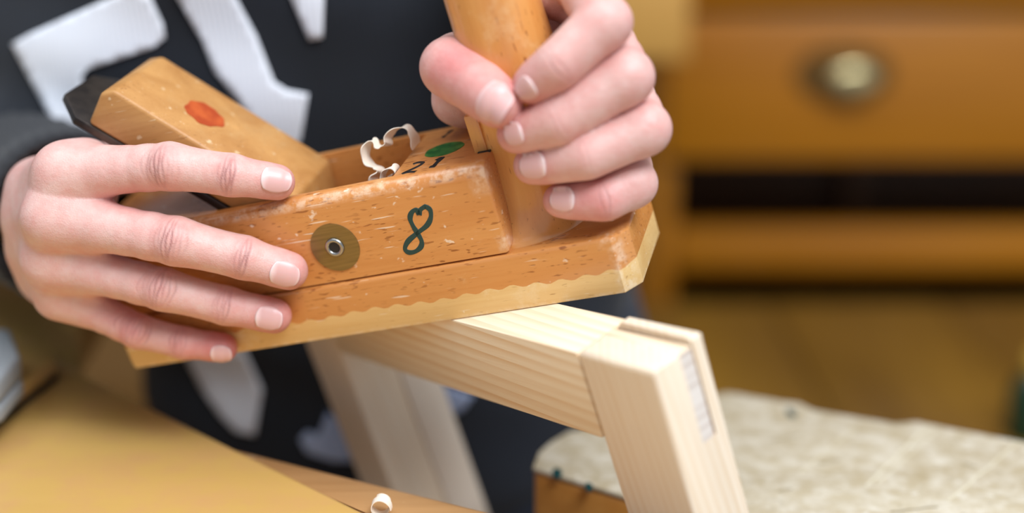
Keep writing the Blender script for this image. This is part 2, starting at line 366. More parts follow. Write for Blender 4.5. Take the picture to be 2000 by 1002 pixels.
# painted figure: heart over a loop, one brush line
pts8 = [(755, 655), (738, 622), (708, 636), (694, 678), (714, 730), (746, 782), (772, 832), (766, 872), (730, 902), (684, 908), (660, 882), (682, 832), (746, 776), (808, 726), (834, 672), (829, 622), (797, 597), (763, 622), (755, 655)]
pl8 = np.array([inv(600 + a * .2895, 230 + b * .2895, 1, 1.3)[[0, 2]] for a, b in pts8])
def catmull(P, m=8, closed=False):
    P = np.asarray(P, float); out = []
    for i in range(len(P) - 1):
        p0 = P[i - 1] if i > 0 else 2 * P[0] - P[1]; p3 = P[i + 2] if i + 2 < len(P) else 2 * P[-1] - P[-2]; p1, p2 = P[i], P[i + 1]
        for t in np.arange(m) / m: out.append(.5 * (2 * p1 + (p2 - p0) * t + (2 * p0 - 5 * p1 + 4 * p2 - p3) * t * t + (3 * p1 - p0 - 3 * p2 + p3) * t**3))
    return np.array(out + [P[-1]])
c8 = np.concatenate([catmull(pl8[:17], 8), catmull(pl8[16:], 6)[1:]])
def ribbon(cv, w_, to3, h):                                            # flat brush line with a little body
    t = np.gradient(cv, axis=0); t /= np.linalg.norm(t, axis=1)[:, None] + 1e-9; nn = np.stack([-t[:, 1], t[:, 0]], 1)
    V, Fs = [], []
    for i, (c_, n_) in enumerate(zip(cv, nn)):
        ww = w_ * (1 + .12 * math.sin(i * .37))
        for f_, hh_ in ((-1, 0), (-.8, h), (.8, h), (1, 0)): V.append(to3(c_ + n_ * f_ * ww, hh_))
        if i:
            for j in range(3): Fs.append(((i - 1) * 4 + j, i * 4 + j, i * 4 + j + 1, (i - 1) * 4 + j + 1))
    return np.array(V), Fs
obj('painted_figure', mm(ribbon(c8, 1.05, lambda p, h: (p[0], 1.28 - h, p[1]), .16)), paint_green, plane, label='dark green painted eight with a heart top')
# green spot and numerals on the top
obj('green_spot', mm(prism_bm(blob(170, 29.5, (8.8, 7.6), 40, .02, 1), 2, 64.9, 65.15)), paint_leaf, plane, label='green paint spot')
def glyph(strokes, o, sx, sy, ang, wd):
    bms = []
    ca, sa = math.cos(ang), math.sin(ang)
    for st in strokes:
        st = np.array(st, float) * (sx, sy); cv = catmull(np.stack([o[0] + st[:, 0] * ca - st[:, 1] * sa, o[1] + st[:, 0] * sa + st[:, 1] * ca], 1), 5)
        V, Fs = ribbon(cv, wd, lambda p, h: (p[0], p[1], 65.0 + h), .14); b = bmesh.new(); me = bpy.data.meshes.new('g'); me.from_pydata([tuple(v) for v in V], [], Fs); b.from_mesh(me); bms.append(b)
    return bm_join(*bms)
two = [[(-.9, .8), (-.3, 1), (.5, .8), (.4, .2), (-.2, -.4), (-.9, -1), (-.2, -.9), (.9, -1)]]
one = [[(-.6, .5), (0, 1), (0, 0), (0, -1)], [(-.5, -1), (.5, -1)]]
obj('stamped_numeral', mm(glyph(two, (161.5, 14.0), 3.4, 5.2, -.15, 1.05)), ink, plane)
obj('stamped_numeral', mm(glyph(one, (171.3, 15.0), 3.0, 4.4, -.15, 1.25)), ink, plane)
obj('stamped_numeral', mm(glyph(one, (165.5, 50.0), 2.0, 3.6, -.3, .7)), ink, plane)

# ------------------------------------------------------------------ pine frame with open bridle joints (local mm: x along top rail, y away, z up)
frame = empty('pine_frame', FRM, label='fresh pale pine frame with bridle joints standing upright under the plane', cat='wooden frame')
LW, TK, RH, XF = 40.2, 27.3, 38.7, -192.6
def lath(name, bm, m, bev=.8):
    bmesh.ops.bevel(bm, geom=[e for e in bm.edges if e.calc_length() > 3], offset=bev, segments=2, affect='EDGES', profile=.5)
    return obj(name, mm(bm), m, frame, 35)
# top rail with tenons at both ends
lath('top_rail', box_bm(XF + .3, -.9, 0, TK, -RH, 0), pine_rail, .5)
lath('tenon', box_bm(-1.5, LW - .3, 13.85, 20.2, -RH - .1, -.3), pine_rail, .2)
obj('tenon_end', mm(box_bm(LW - .4, LW - .1, 13.9, 20.1, -RH, -.6)), pine_end, frame)
lath('tenon', box_bm(XF - 32.5, XF + 1.5, 13.85, 20.2, -RH - .1, -.3), pine_rail, .2)
for x0, x1, far in ((0, LW, 0), (XF - 33, XF, 1)):
    lb = box_bm(x0, x1, 0, TK, -175, .8)
    bevel_where(lb, lambda a, b: near(a.z, .8) and near(b.z, .8), 2.4, 3)
    bevel_where(lb, lambda a, b: near(a.x, b.x) and near(a.y, b.y) and abs(a.z - b.z) > 100, 1.3, 3)
    lb = boolean_cut(lb, box_bm(x0 - 5, x1 + 5, 13.8, 21.2, -RH - .2, 10))
    for v in lb.verts:
        if v.co.y > 20 and v.co.z > -1:
            v.co.z += 1.8
            if v.co.x < x0 + 6: v.co.x += 2.0
    obj('leg', mm(lb), pine_leg, frame, 35)
# lath standing behind the far upright
bl = obj('upright_lath', mm(box_bm(XF - 28, XF + .5, TK + .4, TK + 22, -175, -20, .8)), pine_white, frame, 35)

# ------------------------------------------------------------------ bench: near top, jaw strip, worn rear plank
H0 = .262
def slab(pts, top, thick, bev, seg=3, extra=None):
    bm = bmesh.new(); A = [bm.verts.new((p[0], p[1], top)) for p in pts]; B = [bm.verts.new((p[0], p[1], top - thick)) for p in pts]; n = len(pts)
    bm.faces.new(A); bm.faces.new(B[::-1])
    for i in range(n): bm.faces.new((A[i], B[i], B[(i + 1) % n], A[(i + 1) % n]))
    bmesh.ops.recalc_face_normals(bm, faces=bm.faces[:])
    if bev: bmesh.ops.bevel(bm, geom=bm.edges[:], offset=bev, segments=seg, affect='EDGES', profile=.5)
    return bm
bench_z = CAM.z - H0
def rel(bm, o):
    for v in bm.verts: v.co -= Vector(o)
    return bm
e1, e2 = gp(342, 815, H0)[:2], gp(720, 1000, H0)[:2]
dv = (e2 - e1) / np.linalg.norm(e2 - e1); nv = np.array([dv[1], -dv[0]])
if nv @ (e1 - np.array([0, 0])) < 0: nv = -nv                              # nv points away from the camera
base = Vector((float(e1[0]), float(e1[1]), 0))
bench = empty('workbench', Matrix.Translation(base), label='worn wooden workbench with vise jaws clamping the pine frame', cat='workbench')
a0, a1 = e1 - dv * .55, e1 + dv * .42
obj('bench_top', rel(slab([a0, a1, a1 - nv * .42, a0 - nv * .42], bench_z, .05, .004), base), bench_yellow, bench, 35, label='yellow lacquered bench top')
j0, j1 = gp(455, 862, H0 + .012)[:2], gp(990, 1012, H0 + .012)[:2]
j0 = e1 + dv * ((j0 - e1) @ dv) ; j1 = e1 + dv * ((j1 - e1) @ dv)
jw = (gp(700, 928, H0 + .003)[:2] - e1) @ nv
obj('vise_jaw', rel(slab([e1 + dv * .0 - nv * .0005, e1 + dv * .34 - nv * .0005, gp(1040, 1012, H0 + .003)[:2], gp(425, 862, H0 + .003)[:2]], bench_z - .003, .07, .006), base), bench_brown, bench, 35)
# the bench runs on past the worker's side at the left
ps = [e1 - dv * .09, a0, a0 + nv * .34, np.array([-.285, 1.0]), np.array([-.265, .80]), np.array([-.24, .73])]
obj('bench_wing', rel(slab(ps, bench_z - .001, .045, .003), base), bench_yellow, bench, 35)
# rear plank: traced top corners
HB = H0 + .020
q = [gp(*t, HB)[:2] for t in ((1040, 912), (1052, 882), (1075, 862), (1110, 842), (1420, 764), (1530, 783), (1560, 786), (1590, 800), (1750, 826), (1790, 822), (1860, 836), (2060, 872))]
d_near = gp(1220, 972, HB)[:2] - gp(1045, 918, HB)[:2]; d_near /= np.linalg.norm(d_near)
q.append(q[-1] + (q[0] - q[3]) * .8 + d_near * .10); q.append(q[0] + d_near * .42)
rp = slab(q, CAM.z - HB, .0026, .001, 2)
obj('rear_plank', rel(rp, base), bench_grey, bench, 35, label='grey worn plank with scratches')
sp = slab([np.array(v) - (np.array(v) - np.mean(q, axis=0)) * .004 for v in q], CAM.z - HB - .0024, .05, .003, 3)
obj('plank_edge', rel(sp, base), bench_side, bench, 35, label='orange varnished plank edge with green paint')
# green paint dabs on the plank's end, carved channels on its top
for (px, py, r) in ((1088, 925, 4.5), (1150, 952, 3.5), (1545, 808, 4.5)):
    c_ = gp(px, py, HB); b = prism_bm([(c_[0] + x * .001, c_[1] + y * .001) for x, y in blob(0, 0, (r * .5, r * 1.3), 20, .1, px)], 2, CAM.z - HB - .0003, CAM.z - HB + .0004)
    obj('paint_dab', rel(b, base), paint_green, bench)
pale_m = plain('pale_scored_wood', srgb(208, 198, 174), .7); dark_m = plain('dark_dirt', srgb(140, 126, 100), .8)
for (xa, ya, xb_, yb_, wd_, m_) in ((1690, 950, 1812, 832, 1.1, pale_m), (1712, 946, 1830, 838, .6, pale_m), (1560, 925, 1668, 838, .5, pale_m), (1850, 980, 1990, 862, .9, pale_m), (1500, 862, 1560, 850, .5, dark_m), (1740, 1000, 1830, 990, .8, dark_m), (1600, 905, 1640, 900, .6, dark_m), (1880, 905, 1905, 912, .7, dark_m), (1520, 960, 1545, 955, .6, dark_m)):
    pa_, pb_ = gp(xa, ya, HB), gp(xb_, yb_, HB); cv_ = np.linspace(pa_[:2], pb_[:2], 24); cv_ = cv_ + np.stack([np.sin(np.arange(24) * .9 + xa), np.cos(np.arange(24) * .7)], 1) * .00025
    V_, F_ = ribbon(cv_, wd_ * .0006, lambda p, h: (p[0], p[1], CAM.z - HB + .00005 + h), .0002); obj('score_mark', (V_ - np.array(base), F_), m_, bench)
for i, (x, y) in enumerate((a0 - nv * .05, a1 - nv * .06, a0 - nv * .38, a1 - nv * .38, np.array(q[-2]) * .7 + np.array(q[4]) * .3 )):
    obj('leg', rel(box_bm(x - .035, x + .035, y - .035, y + .035, 0, bench_z - .045, .004), base), bench_brown, bench)
# raised board and grey case at the far left of the bench top
grey_m = plain('grey_plastic', srgb(150, 156, 160), .5); black_m = plain('black_rubber_and_shadow', srgb(40, 38, 34), .6)  # black serves the shoes and the shadow strip under the board
tb = [gp(px, py, H0 - .012)[:2] for px, py in ((-90, 850), (0, 785), (108, 700), (52, 655), (-90, 700))]
tc_ = Vector((float(tb[1][0]), float(tb[1][1]), bench_z))
board = empty('lying_board', Matrix.Translation(tc_), label='loose yellow board lying at the left edge of the bench', cat='board')
obj('board_face', rel(slab(tb, bench_z + .012, .0085, .002), tc_), bench_yellow, board, 35)
obj('painted_shadow_gap', rel(slab([v + (v - np.mean(tb, axis=0)) * .03 for v in tb], bench_z + .0036, .0034, .0008), tc_), black_m, board, 35)  # black slab stands in for the shadow line along the board's lower edge
cb_ = [gp(px, py, H0 - .034)[:2] for px, py in ((-90, 790), (0, 738), (40, 692), (20, 640), (-90, 640))]
cs = empty('grey_tool_case', Matrix.Translation(Vector((float(cb_[1][0]), float(cb_[1][1]), bench_z + .012))), label='grey plastic case lying on the loose board at the left edge', cat='tool case')
o3 = cs.matrix_world.translation
obj('case_body', rel(slab(cb_, bench_z + .034, .012, .003), o3), grey_m, cs, 35); obj('case_base', rel(slab(cb_, bench_z + .0215, .0095, .003), o3), grey_m, cs, 35)

# ------------------------------------------------------------------ cabinet behind, on the right
YC = 1.62
def bw(px, py, Y):                                                    # pixel -> world point on the upright plane y = Y
    d = c2w(ray(px, py) * 1000) - np.array(CAM); return np.array(CAM) + d * (Y / d[1])
x0 = bw(1275, 300, YC)[0]; x1 = x0 + .95
zt, zb = bw(1500, -120, YC)[2], bw(1500, 308, YC)[2]
cab = empty('drawer_cabinet', Matrix.Translation((x0, YC, 0)), label='orange-brown wooden cabinet with a round drawer pull and open shelves', cat='cabinet')
wd = x1 - x0
def cb(name, a, b, c_, d, e, f_, m, bev=.004, parent=cab): return obj(name, box_bm(a, b, c_, d, e, f_, bev, 2), m, parent, 35)
sh0, sh1 = bw(1500, 446, YC)[2], bw(1500, 528, YC)[2]
cb('side_panel', 0, .03, 0, .45, 0, zt + .14, cab_wood); cb('side_panel', wd - .03, wd, 0, .45, 0, zt + .14, cab_wood)
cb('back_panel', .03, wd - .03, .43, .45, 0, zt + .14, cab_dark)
cb('shelf_shade_panel', .03, wd - .03, .20, .22, sh1 + .02, zb - .001, cab_dark)  # dark panel added so the gap above the shelf reads as deep shade
dr = cb('drawer', .012, wd - .012, -.018, .40, zb, bw(1500, 30, YC)[2], cab_wood)
dr2 = cb('drawer', .012, wd - .012, -.018, .40, bw(1500, 8, YC)[2], zt + .13, cab_wood)
cb('cabinet_top', -.01, wd + .01, -.02, .46, zt + .14, zt + .165, cab_wood)
cb('shelf_rail', .03, wd - .03, -.01, .03, sh1, sh0, cab_wood)
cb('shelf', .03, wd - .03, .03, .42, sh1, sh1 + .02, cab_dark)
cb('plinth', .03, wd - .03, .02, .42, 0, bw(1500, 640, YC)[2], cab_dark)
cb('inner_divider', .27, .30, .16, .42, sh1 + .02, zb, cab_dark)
kc = bw(1662, 155, YC - .03)
def lathe_y(prof, n=32): return loft([np.stack([r * np.cos(np.arange(n) / n * 2 * math.pi), np.full(n, y), r * np.sin(np.arange(n) / n * 2 * math.pi)], 1) for y, r in prof])
V, Fs = lathe_y([(-.030, .004), (-.030, .015), (-.027, .019), (-.021, .020), (-.016, .017), (-.012, .011), (0, .012), (.012, .020), (.014, .021)]); V = V * (1.45, 1, .95)
kn = obj('drawer_pull', (V + (kc[0] - x0, -.018, kc[2]), Fs), plain('polished_nickel', srgb(215, 200, 150), .22, Metallic=1.0), dr, True)
V, Fs = lathe_y([(-.003, .001), (-.003, .040), (0, .042), (.003, .042)]); V = V * (1.35, 1, .8)
obj('pull_plate', (V + (kc[0] - x0 - .006, -.019, kc[2] + .004), Fs), plain('tarnished_brass', srgb(120, 88, 46), .4, Metallic=.8), dr, 40)

# far table, its top catching light, below the cabinet
zt2 = bw(1500, 600, YC - .10)[2]
ft = empty('side_table', Matrix.Translation((x0 + .55, YC - .35, 0)), label='brown satin table top in front of the cabinet, behind the bench', cat='table')
for i in range(6): obj('top_board', box_bm(-.62 + i * .2, -.422 + i * .2, -.28, .27, zt2 - .03, zt2 + (.0006 if i % 2 else 0), .002), far_top, ft, 35)
for sx in (-.56, .52):
    for sy in (-.22, .2): obj('leg', box_bm(sx - .025, sx + .025, sy - .025, sy + .025, 0, zt2 - .03, .003), cab_dark, ft)
# upper drawer pulled out on the left
xb = bw(1345, 60, YC - .2)[0] - x0; zb3 = bw(1300, 118, YC - .2)[2]
od = cb('drawer', xb - .12, xb, -.21, .30, zb3, zb3 + .11, box_tan)
# small green bottle on the side table at the right edge
gb = gp(2010, 858, CAM.z - zt2)
gbo = empty('green_bottle', Matrix.Translation((float(gb[0]), float(gb[1]), float(zt2) + .0006)), label='dark green glue bottle at the right edge behind the bench', cat='bottle')
def lathe_z(prof, n=28): return loft([np.stack([r * np.cos(np.arange(n) / n * 2 * math.pi), r * np.sin(np.arange(n) / n * 2 * math.pi), np.full(n, z)], 1) for z, r in prof])
obj('bottle_body', lathe_z([(0, .018), (.002, .0215), (.045, .0215), (.056, .017), (.062, .009), (.068, .009)]), plain('green_glass', srgb(26, 52, 30), .2), gbo, 40)
obj('bottle_cap', lathe_z([(.064, .011), (.066, .0115), (.082, .009), (.084, .007)]), plain('yellow_cap', srgb(176, 140, 50), .4), gbo, 40)

# ------------------------------------------------------------------ curled shavings
def shaving(name, path, width_dir, wdt, label, parent=None, th=.35):
    path = np.asarray(path, float); wv_ = np.asarray(width_dir, float); wv_ /= np.linalg.norm(wv_)
    t = np.gradient(path, axis=0); t /= np.linalg.norm(t, axis=1)[:, None]; V, Fs = [], []
    for i, p in enumerate(path):
        w_ = wv_ - t[i] * (wv_ @ t[i]) ; w_ /= np.linalg.norm(w_); n_ = np.cross(t[i], w_); ww = wdt * (1 + .12 * math.sin(i * .5)) / 2
        for a, b in ((-1, -1), (1, -1), (1, 1), (-1, 1)): V.append(p + w_ * a * ww + n_ * b * th / 2)
        if i:
            for j in range(4): Fs.append(((i - 1) * 4 + j, (i - 1) * 4 + (j + 1) % 4, i * 4 + (j + 1) % 4, i * 4 + j))
    n = len(path) - 1; Fs += [(3, 2, 1, 0), (n * 4, n * 4 + 1, n * 4 + 2, n * 4 + 3)]
    Vw = p2w(np.array(V)); o_ = Vw[Vw[:, 2].argmin()].copy()
    o = obj(name, (Vw - o_, Fs), shaving_m, None, 40, label=label, cat='wood shaving', group='curled wood shavings'); o.location = o_; return o
def pxpath(pp, m=8): return catmull(np.array([inv(600 + a * .2895, 230 + b * .2895, 1, y) for a, b, y in pp]), m)
shaving('curled_shaving', pxpath([(735, 190, 36), (715, 120, 35), (672, 70, 34), (600, 78, 32), (545, 130, 30), (545, 175, 29), (490, 190, 28), (440, 158, 27), (400, 195, 26), (395, 260, 25), (425, 315, 24), (475, 335, 23), (490, 365, 22), (450, 400, 21), (440, 470, 20)]), (.15, 1, -.35), 7.0, 'long white wood shaving curled above the plane mouth')
shaving('curled_shaving', pxpath([(520, 470, 15), (510, 400, 15), (530, 350, 15), (570, 335, 15), (600, 350, 16), (590, 380, 17), (555, 390, 17)]), (.2, 1, -.2), 5.0, 'small white wood curl peeking out of the plane mouth')

c3 = gp(745, 1036, H0 + .008)
sv = []
for i in range(40):
    a = i / 39 * 2 * math.pi * 1.4; r = .0044 * (1 - .3 * i / 39); sv.append((c3[0] + r * math.cos(a), c3[1] + .006 * i / 39, bench_z - .003 + .0048 + r * math.sin(a)))
Ti = np.linalg.inv(np.array(PLM)); svp = (np.c_[np.array(sv), np.ones(40)] @ Ti.T)[:, :3] * 1000
wdv = (Ti[:3, :3] @ np.array([0, 1, 0])); shaving('curled_shaving', svp, wdv, 5.0, 'tiny wood curl lying on the bench jaw in front')

# ------------------------------------------------------------------ implicit-surface modelling for the body (plane-local mm)
def surface_nets(D, org, h):
    Sg = D < 0; nx, ny, nz = D.shape
    c = np.zeros((nx - 1, ny - 1, nz - 1), np.uint8)
    for i in (0, 1):
        for j in (0, 1):
            for k_ in (0, 1): c += Sg[i:nx - 1 + i, j:ny - 1 + j, k_:nz - 1 + k_]
    ci = np.argwhere((c > 0) & (c < 8)); idx = -np.ones(c.shape, np.int64); idx[tuple(ci.T)] = np.arange(len(ci))
    acc = np.zeros((len(ci), 3)); cnt = np.zeros(len(ci))
    for ax in range(3):
        o1, o2 = [a for a in range(3) if a != ax]
        for a in (0, 1):
            for b in (0, 1):
                s0 = np.zeros(3, int); s0[o1] = a; s0[o2] = b; s1 = s0.copy(); s1[ax] = 1
                d0 = D[tuple((ci + s0).T)]; d1 = D[tuple((ci + s1).T)]; m = (d0 < 0) != (d1 < 0)
                t = np.where(m, d0 / np.where(m, d0 - d1, 1), 0); p = np.tile(s0.astype(float), (len(ci), 1)); p[:, ax] = t
                acc[m] += p[m]; cnt[m] += 1
    V = (ci + acc / cnt[:, None]) * h + org; Q = []
    for ax in range(3):
        o1, o2 = (ax + 1) % 3, (ax + 2) % 3; sl0 = [slice(None)] * 3; sl1 = [slice(None)] * 3; sl0[ax] = slice(0, -1); sl1[ax] = slice(1, None)
        a, b = Sg[tuple(sl0)], Sg[tuple(sl1)]; e = np.argwhere(a != b); fl = a[tuple(e.T)]
        ok = (e[:, o1] > 0) & (e[:, o2] > 0) & (e[:, o1] < D.shape[o1] - 1) & (e[:, o2] < D.shape[o2] - 1); e = e[ok]; fl = fl[ok]
        u = np.zeros(3, int); u[o1] = 1; v = np.zeros(3, int); v[o2] = 1
        q_ = np.stack([idx[tuple((e - u - v).T)], idx[tuple((e - v).T)], idx[tuple(e.T)], idx[tuple((e - u).T)]], 1)
        q_[~fl] = q_[~fl][:, ::-1]; Q.append(q_)
    return V, np.concatenate(Q)
def relax(V, Q, it=3, lam=.5):
    E_ = np.concatenate([Q[:, [0, 1]], Q[:, [1, 2]], Q[:, [2, 3]], Q[:, [3, 0]]]); E_ = np.concatenate([E_, E_[:, ::-1]]); n = len(V); deg = np.bincount(E_[:, 0], minlength=n)[:, None]
    for k_ in range(it * 2):
        s_ = np.stack([np.bincount(E_[:, 0], V[E_[:, 1], a], n) for a in range(3)], 1) / deg
        V = V + (lam if k_ % 2 == 0 else -lam * 1.04) * (s_ - V)
    return V
class Grid:
    def __init__(g, lo, hi, h):
        g.h = h; g.lo = np.array(lo, float); g.n = np.ceil((np.array(hi) - g.lo) / h).astype(int) + 1
        g.ax = [(g.lo[i] + np.arange(g.n[i]) * h).astype(np.float32) for i in range(3)]
    def new(g): return np.full(tuple(g.n), 25., np.float32)
    def cone(g, D, a, b, ra, rb, k_=1.5, flat=None, pad=13):           # tapered capsule, smooth-merged into D
        a, b = np.array(a, float), np.array(b, float); R_ = max(ra, rb) + pad
        i0 = np.clip(((np.minimum(a, b) - R_ - g.lo) / g.h).astype(int), 0, g.n - 1); i1 = np.clip(((np.maximum(a, b) + R_ - g.lo) / g.h).astype(int) + 2, 1, g.n)
        if np.any(i1 <= i0): return
        X = g.ax[0][i0[0]:i1[0], None, None] - np.float32(a[0]); Y = g.ax[1][None, i0[1]:i1[1], None] - np.float32(a[1]); Z = g.ax[2][None, None, i0[2]:i1[2]] - np.float32(a[2])
        d = (b - a).astype(np.float32); L2 = float(d @ d) + 1e-9
        t = np.clip((X * d[0] + Y * d[1] + Z * d[2]) / L2, 0, 1)
        x, y, z = X - t * d[0], Y - t * d[1], Z - t * d[2]; q2 = x * x + y * y + z * z
        if flat is not None:                                           # (direction, factor): squash the section along a direction
            n_, f_ = flat; n_ = np.array(n_, float); n_ /= np.linalg.norm(n_); pr = x * n_[0] + y * n_[1] + z * n_[2]; q2 = q2 + pr * pr * (1 / (f_ * f_) - 1)
        e = np.sqrt(q2) - (ra + t * (rb - ra)).astype(np.float32)
        s_ = D[i0[0]:i1[0], i0[1]:i1[1], i0[2]:i1[2]]
        s_[...] = smin(s_, e, k_)
def smin(a, b, k_):
    if k_ <= 0: return np.minimum(a, b)
    h = np.clip(.5 + .5 * (b - a) / k_, 0, 1); return b + (a - b) * h - k_ * h * (1 - h)
def finger(g, D, P, r, k_=1.6, waist=.07, dors=None, knob=.0):
    P = [np.array(p, float) for p in P]
    for i in range(len(P) - 1):
        ts = np.linspace(0, 1, 6); pr = None
        for t in ts:
            p = P[i] + (P[i + 1] - P[i]) * t; rr = (r[i] + (r[i + 1] - r[i]) * t) * (1 - waist * math.sin(math.pi * t))
            if pr is not None: g.cone(D, pr[0], p, pr[1], rr, k_)
            pr = (p, rr)
    if dors is not None:
        for i in (1, 2):
            if i < len(P) - 1: g.cone(D, P[i] + np.array(dors) * r[i] * .16, P[i] + np.array(dors) * r[i] * .16 + (P[i + 1] - P[i]) * .02, r[i] * .92, r[i] * .92, 2.5)

VIEW = R_PL.T @ (-T_PL)                                               # lens in plane-local mm
def toward(p): d = VIEW - np.array(p); return d / np.linalg.norm(d)
HG = .62

# ---- hand resting along the plane's side (image left)
RH_ = dict(
    index=([J(125, 339, -9), J(332, 325, -7), J(451, 342, -3), J(541, 356, 3.5)], [11.2, 9.9, 8.7, 7.3]),
    middle=([J(104, 424, -17), J(344, 471, -17), J(476, 503, -11), J(564, 529, -7)], [11.4, 10.2, 9.0, 7.9]),
    ring=([J(100, 507, -14), J(319, 565, -16), J(441, 597, -10), J(535, 617, -7)], [10.6, 9.1, 8.1, 7.4]),
    little=([J(118, 572, -8), J(269, 647, -11), J(359, 670, -8), J(435, 679, -6)], [9.6, 7.5, 6.9, 6.2]))
wr = J(124, 428, 52); elb_r = wr + 250 * np.array([-.74, .66, -.02]); cuff_c = J(142, 428, 55)
g = Grid((-110, -36, -12), (118, 132, 124), HG)
palm = g.new()
fw = (elb_r - wr) / np.linalg.norm(elb_r - wr)
knk = {k_: v[0][0] for k_, v in RH_.items()}
for k_, wo, r0, r1 in (('index', (2, -9, 15), 12.0, 15), ('middle', (-2, -7, 5), 12.4, 16), ('ring', (-4, -4, -6), 11.8, 16), ('little', (-5, 1, -16), 11.0, 15)):
    md = (knk[k_] * .5 + (wr + np.array(wo)) * .5) + np.array([-5., -3, 0]); g.cone(palm, knk[k_], md, r0, 13.5, 9); g.cone(palm, md, wr + np.array(wo), 13.5, r1, 9)
inn = np.array([6., 22, -4])
g.cone(palm, knk['index'] + inn * .55, knk['little'] + inn * .55, 12, 11, 9)          # palm pad towards the heel of the plane
g.cone(palm, (knk['index'] + knk['middle']) / 2 + inn * .6, wr + (2, 6, 8), 13, 16, 9)
g.cone(palm, wr + (0, 0, 8), wr + fw * 75 + (0, 0, 6), 19, 23, 8); g.cone(palm, wr + (0, 0, -8), wr + fw * 75 + (0, 0, -6), 18, 22, 8)
for k_ in knk: g.cone(palm, knk[k_] + toward(knk[k_]) * 2.2, knk[k_] + toward(knk[k_]) * 2.0 + (wr - knk[k_]) * .04, 9.8 if k_ != 'little' else 8.6, 9.2 if k_ != 'little' else 8.2, 5)   # knuckles
D = palm.copy()
fields = []
for k_, (P, r) in RH_.items():
    Fd = g.new(); dn = toward(P[1]); finger(g, Fd, P, r, dors=dn)
    g.cone(Fd, P[0] + (P[1] - P[0]) * .05, P[0] + (P[1] - P[0]) * .45, r[0] * 1.0, r[1] * .98, 3)
    g.cone(Fd, P[3] - (P[3] - P[2]) * .3 - toward(P[3]) * 1.3, P[3] - toward(P[3]) * 1.0, r[3] * .95, r[3] * .92, 2)
    fields.append(Fd)
# thumb on the far side of the plane
TH_R = [np.array(p, float) for p in ((-40, 62, 78), (-8, 74, 74), (28, 77, 60), (56, 77, 54))]
Fd = g.new(); finger(g, Fd, TH_R, [15, 12.5, 11, 9]); fields.append(Fd)
webs = g.new()
for a, b, t_ in (('index', 'middle', .30), ('middle', 'ring', .34), ('ring', 'little', .34)):
    pa = RH_[a][0][0] * (1 - t_) + RH_[a][0][1] * t_; pb = RH_[b][0][0] * (1 - t_) + RH_[b][0][1] * t_; sh = -toward(pa) * 3.5
    g.cone(webs, pa + sh, pb + sh, 7.2, 6.8, 3); g.cone(webs, pa + sh * 1.2, (knk[a] + knk[b]) / 2, 7.2, 9, 3)
pw = smin(palm, webs, 6)
for Fd in fields: D = np.minimum(D, smin(pw, Fd, 6.5))
Vr, Qr = surface_nets(D, g.lo, HG); Vr = relax(Vr, Qr, 3)

# ---- hand gripping the horn (image right)
LHd = dict(
    index=([np.array([236., 57, 124]), J(1180, 43, 14), J(1092, 126, 2.5), J(1037, 166, 3.5)], [11, 9.9, 8.8, 7.2]),
    middle=([np.array([238., 60, 104]), J(1220, 150, 14), J(1092, 234, 1.8), J(1008, 262, 3.5)], [11.2, 10.6, 9.4, 7.6]),
    ring=([np.array([241., 60, 82]), J(1257, 251, 14), J(1146, 304, 2), J(1040, 323, 5)], [10.8, 10.0, 8.9, 7.6]),
    little=([np.array([238., 56, 59]), J(1236, 357, 15), J(1180, 390, 5), J(1094, 391, 6.5)], [9.8, 9.0, 8.0, 6.9]))
wl = np.array([196., 118, 92]); elb_l = None
g2 = Grid((150, -22, 14), (284, 178, 152), HG)
palm = g2.new(); kn2 = {k_: v[0][0] for k_, v in LHd.items()}
EL = np.array([.06, .86, 1.36]); fl_ = np.array(PLM.inverted() @ Vector(EL)) * 1000 - wl; fl_ /= np.linalg.norm(fl_)
for k_, wo, r0, r1 in (('index', (-4, -2, 16), 12, 15), ('middle', (3, -2, 6), 12.4, 16), ('ring', (5, -2, -6), 11.8, 16), ('little', (5, -4, -16), 11, 15)):
    g2.cone(palm, kn2[k_], wl + np.array(wo), r0, r1, 9)
g2.cone(palm, wl + (-4, 0, 6), wl + fl_ * 70, 20, 22, 8); g2.cone(palm, wl + (4, 0, -6), wl + fl_ * 70, 19, 22, 8)
g2.cone(palm, (186, 60, 82), wl + (-6, -10, 0), 14.5, 17, 9)                          # ball of the thumb
g2.cone(palm, (184, 55, 74), (205, 72, 70), 12, 15, 9)
lump = J(893, 196, 46); g2.cone(palm, lump, lump + np.array([12., 16, 0]), 11, 14, 8)
g2.cone(palm, (205, 66, 112), (232, 56, 118), 10, 12, 7); g2.cone(palm, J(1085, -8, 50), (232, 58, 116), 9, 11, 7)                               # web behind the horn
D = palm.copy(); fields2 = []
for k_, (P, r) in LHd.items():
    Fd = g2.new(); finger(g2, Fd, P, r, dors=None, waist=.015, k_=2.4)
    out = P[1] - (P[0] + P[2]) / 2; out /= np.linalg.norm(out); g2.cone(Fd, P[1] + out * 1.2, P[1] + out * 1.2 + (P[2] - P[1]) * .06, r[1] * .95, r[1] * .95, 3)
    fields2.append(Fd)
TH_L = [np.array([184., 66, 84]), np.array([180., 50, 95]), J(886, 134, 22), J(972, 200, 1.5)]
Fd = g2.new(); finger(g2, Fd, TH_L, [14, 12.4, 12.0, 9.4], waist=.0)
ip = TH_L[2]; g2.cone(Fd, ip + np.array([-1.5, -1, 1.5]), ip + (TH_L[3] - ip) * .25, 11.4, 10.8, 3)
g2.cone(Fd, TH_L[3] - (TH_L[3] - ip) * .35, TH_L[3], 10.6, 9.5, 2); fields2.append(Fd)
D = np.minimum(D, smin(palm, fields2[-1], 7))
for Fd in fields2[:-1]: D = np.minimum(D, smin(palm, Fd, 5))
Vl, Ql = surface_nets(D, g2.lo, HG); Vl = relax(Vl, Ql, 3)
del D, palm, pw, webs, fields, fields2, Fd

